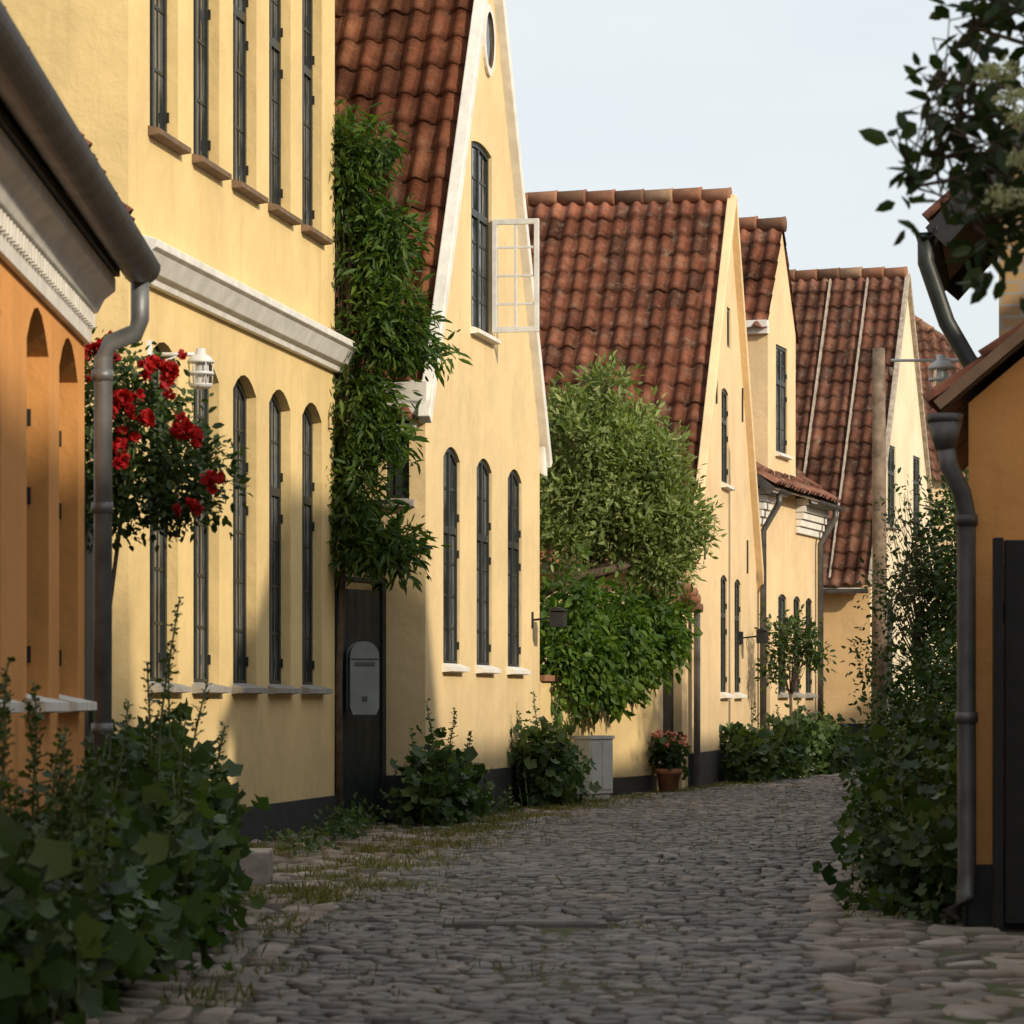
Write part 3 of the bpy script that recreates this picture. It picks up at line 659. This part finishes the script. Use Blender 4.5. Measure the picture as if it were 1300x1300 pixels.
H.finish()

# ================= RIGHT HOUSES =================
H,ze=eave_house('orange_house',(2.70,20.2),(2.10,16.3),4.6,2.42,4.35,'or','tile2',[(1.2,1.9,1.1,2.2,0,{})],ov=.14,plinth=.3,verge='ridge',vh=.05)
H.finish()
e=empty('rain_downpipe',(2.065,16.18,0)); g=G()
g.tube([(-.09,0,2.36),(-.09,0,2.32)],[.085,.08],14); g.tube([(-.09,0,2.32),(-.085,0,2.2)],[.08,.046],14)
g.tube([(-.085,0,2.22),(-.07,0,2.12),(-.01,0,2.0),(.01,0,1.9),(.01,0,1.0),(.012,0,.28),(.0,-.02,.16),(-.06,-.05,.08)],.043,14)
for z_ in (1.85,.95): g.tube([(.01,0,z_),(.01,0,z_+.05)],.053,14)
mkobj('pipe',g.v,g.f,M['zincd'],e,True)
e=empty('dark_side_gate',(2.23,16.05,0),math.radians(-4)); g=G()
for i in range(9): g.box(i*.18,i*.18+.174,0,.04,.04,1.78)
g.box(-.05,-.005,-.03,.07,0,1.79); g.box(0,1.6,.041,.07,.3,.4); g.box(0,1.6,.041,.07,1.4,1.5)
mkobj('boards',g.v,g.f,M['blackw'],e,False,.005)
H,ze=eave_house('brick_house',(3.22,23.2),(2.83,20.6),5.5,4.15,7.2,'brick','tile5',[(.8,1.5,1.1,2.6,.1,{})],ov=.36,plinth=.35,vh=.16,verge='iron')
Lx=H.L
gt=H.g('gutter','iron',smooth=True); gt.gutter((-.1,-.42,ze+.06),(Lx+.14,-.42,ze+.05),.07)
H.g('downpipe','frame',smooth=True).tube([(Lx+.05,-.42,ze+.02),(Lx+.05,-.42,ze-.15),(Lx+.05,-.3,ze-.5),(Lx+.05,-.10,ze-.85),(Lx+.05,-.07,ze-1.0),(Lx+.05,-.07,.05)],.05,10)
H.finish()
for nm,Af,An,he,hr,mt,D in (('yellow_house',(4.9,30.5),(3.75,23.8),2.5,4.9,'y3',5),('yellow_house',(7.0,41.5),(5.0,31.2),2.4,4.4,'y2',5),('yellow_house',(13.0,63),(8.2,45.5),2.6,5.2,'y1',6),('yellow_house',(3.3,13.6),(3.1,3.0),2.9,7.2,'y2',6),('orange_house',(3.1,2.4),(3.1,-9),2.9,6.8,'or',6)):  # unseen row outside the frame, added and sized to shade the street
    Ln=math.hypot(Af[0]-An[0],Af[1]-An[1]); ops=[(u,u+.8,1.1,2.1,.08,{'sill':'white'}) for u in np.arange(1.0,Ln-1.2,1.9)]
    H,ze=eave_house(nm,Af,An,D,he,hr,mt,'tile3',ops,ov=.2); H.finish()

# ================= STREET FURNITURE =================
def street_lamp(x,y,z,dirx,ln,extra=0):
    e=empty('street_lamp',(x,y,z)); g=G()
    g.tube([(0,0,.03),(dirx*ln,0,.03)],.014,8); 
    if extra: g.tube([(0,0,.03),(-dirx*extra,0,.03)],.010,8)
    g.tube([(dirx*ln,-.02,.12),(dirx*ln,-.02,-.1)],.03,8); g.tube([(dirx*ln,0,-.05),(dirx*ln*.35,0,.03)],.007,6)
    mkobj('arm',g.v,g.f,M['lampw'],e,True)
    g=G(); g.lathe((0,0,0),[(0,.07),(.03,.068),(.035,.03),(.06,.02),(.085,-.01),(.09,-.025),(.06,-.03)],20)
    g.lathe((0,0,0),[(.085,-.085),(.09,-.095),(.085,-.105),(.06,-.1)],20); g.lathe((0,0,0),[(.075,-.16),(.08,-.17),(.06,-.19),(0,-.20)],20)
    for k in range(6):
        t=k*math.pi/3; g.tube([(.078*math.cos(t),.078*math.sin(t),-.02),(.074*math.cos(t),.074*math.sin(t),-.17)],.005,5)
    mkobj('lamp_head',g.v,g.f,M['lampw'],e,True)
    g=G(); g.lathe((0,0,0),[(.05,-.03),(.055,-.1),(.05,-.165)],16); mkobj('lamp_glass',g.v,g.f,M['lglass'],e,True)
street_lamp(-2.02,23.0,3.27,-1,.34); street_lamp(2.80,23.1,3.24,1,.42,.33)
e=empty('utility_pole',(4.45,43.0,0)); g=G(); g.tube([(0,0,0),(.01,0,2.5),(.0,0,5.33)],[.105,.09,.075],14); g.tube([(0,0,5.0),(.14,0,5.02)],.012,6); g.tube([(.14,0,5.0),(.14,0,5.1)],.03,8)
mkobj('pole',g.v,g.f,M['wood'],e,True)
g=G(); g.box(-1.60,-1.38,20.0,20.5,0.0,.20); mkobj('granite_block',g.v,g.f,M['gran'],None,False,.015)
e=empty('electric_cabinet',(.80,36.2,0),math.radians(55)); g=G(); g.box(0,.42,0,.2,.1,.66); g.box(-.015,.435,-.015,.215,.66,.695); g.box(.02,.2,-.008,-.001,.14,.63); g.box(.22,.4,-.008,-.001,.14,.63); g.box(.03,.39,.02,.18,0,.099)
mkobj('cabinet_body',g.v,g.f,M['cab'],e,False,.006)
e=empty('potted_geranium',(1.74,39.4,0)); g=G(); g.lathe((0,0,0),[(.0,.03),(.10,.03),(.135,.24),(.15,.24),(.155,.30),(.135,.30),(.13,.26),(0,.25)],20); mkobj('pot',g.v,g.f,M['terra'],e,True)
foliage('leaves',[(0,0,.45,.2,.2,.17)],50,9,.05,.06,T_LOBE,'dark',e)
flowers(e,[(random.gauss(0,.12),random.gauss(0,.12),.55+random.random()*.17) for _ in range(34)],.028,'pinkp',14)

# ================= VEGETATION =================
bl=[(-1.62,10.4,.25,.30,.7,.30),(-1.6,11.8,.27,.30,.9,.29),(-1.56,13.2,.31,.31,.8,.32),(-1.54,14.6,.35,.31,.8,.36),(-1.58,15.8,.36,.31,.6,.38),(-1.75,17.3,.4,.33,.8,.45)]
e,g0,cs=plant('hollyhock_border',bl,760,9,.085,.085,T_LOBE,'holly',[(-1.6,y,0) for y in (10.6,11.8,13.2,14.6,15.9)],droop=-.25,ntw=10,shell=.3,up=.8,sv=.45)
st=[(-1.66,11.4,1.12,.02),(-1.78,12.0,1.18,.06),(-1.72,12.9,1.10,-.03),(-1.60,14.2,1.05,.05),(-1.50,14.9,1.48,.09),(-1.58,15.3,1.22,.02),(-1.40,14.5,1.0,.08),(-1.45,15.6,1.15,.10),(-1.80,13.4,1.05,-.02),(-1.55,15.9,1.28,.03)]
st+=[(random.uniform(-1.8,-1.3),random.uniform(10.6,16),random.uniform(.6,.95),random.uniform(-.05,.12)) for _ in range(22)]
stalks(e,st,-1.62,10.4,38,.11,.020)
bl=[(-1.80,17.4,2.35,.26,.3,.33),(-1.98,17.3,2.5,.2,.25,.3),(-1.60,17.5,2.15,.22,.25,.22),(-1.82,17.4,2.02,.26,.25,.14),(-2.02,17.2,2.1,.14,.2,.25)]
e,g0,cs=plant('climbing_rose',bl,430,12,.055,.042,T_OVAL,'dark',[(-1.9,17.3,2.0)],droop=-.1,ntw=40,stem='stem')
g=G(); g.tube([(-.17,-.3,0),(-.19,-.3,.7),(-.17,-.28,1.3),(-.1,-.1,2.0)],[.016,.014,.012,.01],7); mkobj('canes',g.v,g.f,M['bark'],e,True)
fl=[]
for (x,z_) in ((-2.11,2.61),(-1.98,2.74),(-1.95,2.28),(-1.83,2.53),(-1.81,2.39),(-1.91,2.22),(-1.73,2.65),(-1.63,2.68),(-1.64,2.59),(-1.58,2.37),(-1.54,2.33),(-1.56,1.96),(-2.02,2.80),(-1.97,2.65),(-1.45,2.11),(-1.86,2.45),(-1.69,2.59),(-1.60,2.38),(-1.93,2.32),(-2.13,2.80),(-1.9,2.5),(-2.05,2.7)):
    for k in range(3): fl.append((x+1.80+random.gauss(0,.035),-.30+random.uniform(-.05,.05),z_+random.gauss(0,.035)))
flowers(e,fl,.036,'rosep',22)
bl=[(-1.32,29.25,5.35,.22,.3,.5),(-1.2,29.3,4.75,.30,.35,.4),(-1.08,29.2,4.15,.36,.35,.30),(-1.25,29.2,3.5,.25,.3,.45),(-1.28,29.1,2.8,.2,.3,.4),(-1.12,29.0,2.3,.42,.3,.14),(-.84,29.2,3.95,.25,.25,.14),(-.98,29.2,4.9,.14,.2,.12),(-1.0,29.1,3.2,.12,.2,.10),(-1.1,29.1,5.6,.10,.2,.12)]
e,g0,cs=plant('climbing_wisteria',bl,520,22,.095,.105,T_NARROW,'wist',[(-1.42,29.1,2.4)],droop=-.55,ntw=24,stem='bark',shell=.4)
g=G(); g.tube([(-.09,-.22,0),(-.10,-.2,1.2),(-.06,-.18,2.4),(-.03,-.15,3.8),(0,-.1,5.3)],[.035,.03,.03,.025,.015],8); mkobj('vine_trunk',g.v,g.f,M['bark'],e,True)
def mallow(bl,n,st):
    e,g0,cs=plant('mallow_bush',bl,n,9,.08,.082,T_LOBE,'holly',[(bl[0][0],bl[0][1],0)],droop=-.2,shell=.25,sv=.4)
    stalks(e,st,bl[0][0],bl[0][1],26,.10,.025)
mallow([(-.62,29.6,.36,.24,.35,.34),(-.5,30.0,.30,.24,.3,.26),(-.7,29.3,.20,.2,.2,.18)],120,[(-.65,29.6,1.05,-.05),(-.55,29.7,.98,.06),(-.45,29.8,.8,.12),(-.75,29.5,.8,-.08)])
mallow([(.32,34.2,.34,.32,.5,.34),(.22,33.9,.60,.18,.3,.25),(.45,34.8,.30,.25,.4,.26)],150,[(.25,34,1.15,-.03),(.35,34.1,1.05,.08),(.15,33.8,.95,-.1),(.5,34.4,.85,.12),(.1,33.9,.7,-.15)])
plant('low_weeds',[(-1.45,24.5,.06,.25,.6,.1),(-1.3,27,.08,.22,.8,.12),(-1.25,28.6,.1,.22,.5,.13),(-.1,32.2,.07,.2,.6,.1),(-1.9,21.5,.08,.2,1,.12)],150,9,.05,.05,T_OVAL,'holly',[],shell=.2)
bl=[(2.85,43.6,.35,.28,.6,.35),(3.15,44.8,.3,.3,.6,.32),(3.45,46,.35,.3,.6,.38),(3.9,48.3,.4,.32,.7,.42),(4.35,50.3,.4,.3,.7,.4),(4.7,52,.35,.3,.6,.35)]
e,g0,cs=plant('mallow_border',bl,420,9,.09,.095,T_LOBE,'holly',[(2.9,43.8,0),(3.5,46,0),(4,48.5,0)],droop=-.2,shell=.3)
stalks(e,[(x,y,random.uniform(.7,1.15),random.uniform(-.1,.1)) for x,y in ((2.9,43.5),(3.2,44.9),(3.5,45.7),(3.8,47.6),(4.0,48.8),(4.35,50),(3.65,46.4))],2.85,43.6,26,.10,.03)
e,g0,cs=plant('young_fruit_tree',[(3.72,46.8,1.9,.36,.35,.3),(3.98,46.9,1.65,.24,.25,.15),(3.52,46.7,1.5,.2,.2,.2)],130,9,.08,.07,T_OVAL,'dark',[(3.68,46.8,1.1)],ntw=26,stem='bark',shell=.3)
g=G(); g.tube([(-.05,0,0),(-.03,0,.6),(-.04,0,1.15)],[.03,.025,.02],8); mkobj('trunk',g.v,g.f,M['bark'],e,True)
bl=[(1.12,38.0,3.7,.44,.55,.45),(.75,37.8,3.8,.38,.5,.50),(1.5,38.2,3.5,.36,.5,.42),(.62,37.8,3.2,.38,.5,.42),(1.2,38.1,3.0,.5,.5,.38),(1.75,38.3,3.0,.32,.4,.4),(1.55,38.1,2.55,.3,.35,.22),(1.0,37.9,4.35,.16,.2,.25),(1.35,38,4.1,.14,.2,.22),(2.02,38.3,2.9,.14,.2,.12),(.5,37.8,2.75,.3,.4,.28),(.55,37.8,4.25,.12,.2,.2),(1.7,38.2,3.6,.13,.2,.13),(.25,37.7,3.6,.12,.2,.2)]
e,g0,cs=plant('willow_pear_tree',bl,560,38,.095,.085,T_LANCE,'pear',[],droop=.12,shell=.5)
g=G(); g.tube([(-.6,.6,0),(-.65,.55,1.3),(-.5,.4,2.0),(-.2,.1,2.45),(.2,.05,2.6),(.5,.1,2.9)],[.11,.10,.09,.08,.06,.03],10)
g.tube([(-.85,-.2,2.15),(-.55,-.25,2.35),(-.2,-.2,2.42),(.15,-.15,2.5)],[.05,.06,.05,.03],8)
for b_ in bl[:8]:
    c=(b_[0]-1.12,b_[1]-38.0,b_[2]); g.tube([(-.3,.2,2.35),((c[0]-.2)/2,(c[1]+.2)/2,(c[2]+2.5)/2),c],[.05,.035,.015],7)
    near=sorted(map(tuple,cs),key=lambda q:sum((q[i]-c[i])**2 for i in range(3)))[:30]; twigs(g,c,near,12,.010,.003)
mkobj('trunk_and_limbs',g.v,g.f,M['bark'],e,True)
bl=[(.62,36.6,1.75,.36,.5,.62),(1.05,37.4,1.7,.38,.5,.6),(1.45,38.4,1.75,.38,.5,.5),(.8,36.8,1.25,.35,.4,.3),(1.7,39,1.85,.22,.3,.35),(.45,36.2,1.3,.2,.3,.5)]
plant('virginia_creeper',bl,600,14,.075,.095,T_OVAL,'creep',[(.5,36.9,.9),(1.3,38.7,.9)],droop=-.75,ntw=10,shell=.5,stem='bark')
bl=[(4.6,37.6,1.4,.5,.9,1.1),(4.75,37.4,2.5,.42,.8,.9),(4.35,36.8,.8,.5,.8,.8),(4.9,36,1.9,.4,.9,1.4),(4.15,38.5,.5,.35,.8,.5),(4.55,35,.9,.5,1,.8),(5.1,36.5,2.6,.5,.8,1.0),(4.4,38,2.2,.3,.6,.5)]
e,g0,cs=plant('overgrown_hedge',bl,1150,16,.12,.07,T_OVAL,'dark',[(4.7,37,0.3)],ntw=30,stem='bark',shell=.5)
bl2=[(4.15,37.6,3.0,.25,.3,.35),(4.0,37.4,2.2,.25,.3,.4),(3.85,37.5,1.5,.22,.3,.4)]
plant('rambling_twigs',bl2,110,6,.10,.055,T_OVAL,'dark',[(4.5,37.5,2.2),(4.4,37.5,1.2)],ntw=34,stem='bark',shell=.3)
bl=[(1.98,16.9,.25,.2,.5,.28),(2.06,18.2,.32,.24,.7,.36),(2.2,19.6,.4,.28,.7,.40),(1.83,17.3,.18,.18,.4,.20),(2.5,21.5,.45,.35,.8,.5),(2.85,24,.45,.4,1,.5),(3.3,27,.4,.4,1.2,.5)]
e,g0,cs=plant('ivy_border',bl,560,11,.085,.065,T_LOBE,'dark',[(2.05,17.2,0),(2.2,19.5,0)],shell=.3,sv=.4)
stalks(e,[(1.85,17.2,.55,-.10),(1.95,17.8,.75,-.05),(2.0,18.6,.85,-.12),(2.1,19.5,1.0,-.08),(2.25,20.5,1.05,-.15),(1.9,17.5,.6,.03),(2.45,22,1.15,-.1)],1.98,16.9,32,.09,.03,'dark')
bl=[(1.62,10.2,2.75,.30,.4,.42),(1.50,10.1,3.05,.28,.4,.2),(1.42,10,2.5,.14,.25,.18),(1.26,10,2.70,.10,.2,.10),(1.13,10,2.50,.09,.12,.05),(1.30,10,2.95,.09,.15,.07),(1.36,10,2.36,.08,.12,.10),(2.2,10.3,3.0,.6,.6,.6),(1.2,10,2.58,.09,.12,.05),(1.22,10,2.80,.07,.12,.06)]
e,g0,cs=plant('elder_tree',bl,250,10,.052,.066,T_OVAL,'elder',[],droop=-.05,shell=.3,sv=.25)
g=G(); ox,oy=1.62,10.2
g.tube([(2.5-ox,.4,0),(2.45-ox,.35,1.5),(2.25-ox,.2,2.6)],[.09,.075,.05],10)
for b_ in bl:
    c=(b_[0]-ox,b_[1]-oy,b_[2]); g.tube([(2.2-ox,.2,2.55),((c[0]+.6)/2,(c[1]+.2)/2,(c[2]+2.6)/2+.08),c],[.022,.012,.005],7)
    near=sorted(map(tuple,cs),key=lambda q:sum((q[i]-c[i])**2 for i in range(3)))[:16]; twigs(g,c,near,14,.004,.0015)
mkobj('trunk_and_limbs',g.v,g.f,M['bark'],e,True)
um=[]
for (x,y,z_) in ((1.37,9.65,2.68),(1.41,9.65,2.52),(1.33,9.7,2.76),(1.40,9.6,2.62),(1.36,9.7,2.42)):
    for k in range(110):
        a=random.uniform(0,6.28); r=.065*math.sqrt(random.random()); um.append((x-ox+r*math.cos(a),y-oy+r*math.sin(a)*.8,z_+.02-r*r*4+random.gauss(0,.012)))
flowers(e,um,.009,'creamp',5,'flower_umbels')

# ================= LIGHT =================
el=math.radians(25); az=math.radians(135)
ts=Vector((math.sin(az)*math.cos(el),math.cos(az)*math.cos(el),math.sin(el)))
sd=bpy.data.lights.new('sun','SUN'); sd.energy=3.5; sd.angle=math.radians(1.5); sd.color=(1,.86,.66)
so=bpy.data.objects.new('sun',sd); COL.objects.link(so); so.rotation_euler=ts.to_track_quat('Z','Y').to_euler(); so.location=(20,-20,20)
w=bpy.data.worlds.new('World'); C.scene.world=w; w.use_nodes=True; nt=w.node_tree; bg=nt.nodes['Background']
sk=N(nt,'ShaderNodeTexSky',sky_type='NISHITA'); sk.sun_disc=False; sk.sun_elevation=el; sk.sun_rotation=az; sk.dust_density=2
tc=N(nt,'ShaderNodeTexCoord'); mp=N(nt,'ShaderNodeMapping'); mp.inputs['Scale'].default_value=(1,1,3.5); L(nt,tc.outputs['Generated'],mp.inputs[0])
f=noise(nt,mp.outputs[0],2.2,5,.55); mr=N(nt,'ShaderNodeMapRange'); L(nt,f,mr.inputs[0]); mr.inputs[1].default_value=.3; mr.inputs[2].default_value=.7; mr.inputs[3].default_value=.6; mr.inputs[4].default_value=.95
L(nt,mix(nt,mr.outputs[0],sk.outputs[0],(6.0,6.25,6.35)),bg.inputs[0]); bg.inputs[1].default_value=.15
# ================= CAMERA =================
cd=bpy.data.cameras.new('camera'); cam=bpy.data.objects.new('camera',cd); COL.objects.link(cam)
cam.location=(0,0,1.05); cam.rotation_euler=(math.radians(90),0,0)
cd.sensor_width=36; cd.lens=124.6; cd.shift_y=.1846; cd.clip_start=.1; cd.clip_end=3000
cd.dof.use_dof=True; cd.dof.focus_distance=33; cd.dof.aperture_fstop=9
C.scene.camera=cam
C.scene.view_settings.view_transform='Standard'; C.scene.view_settings.look='None'; C.scene.view_settings.exposure=0
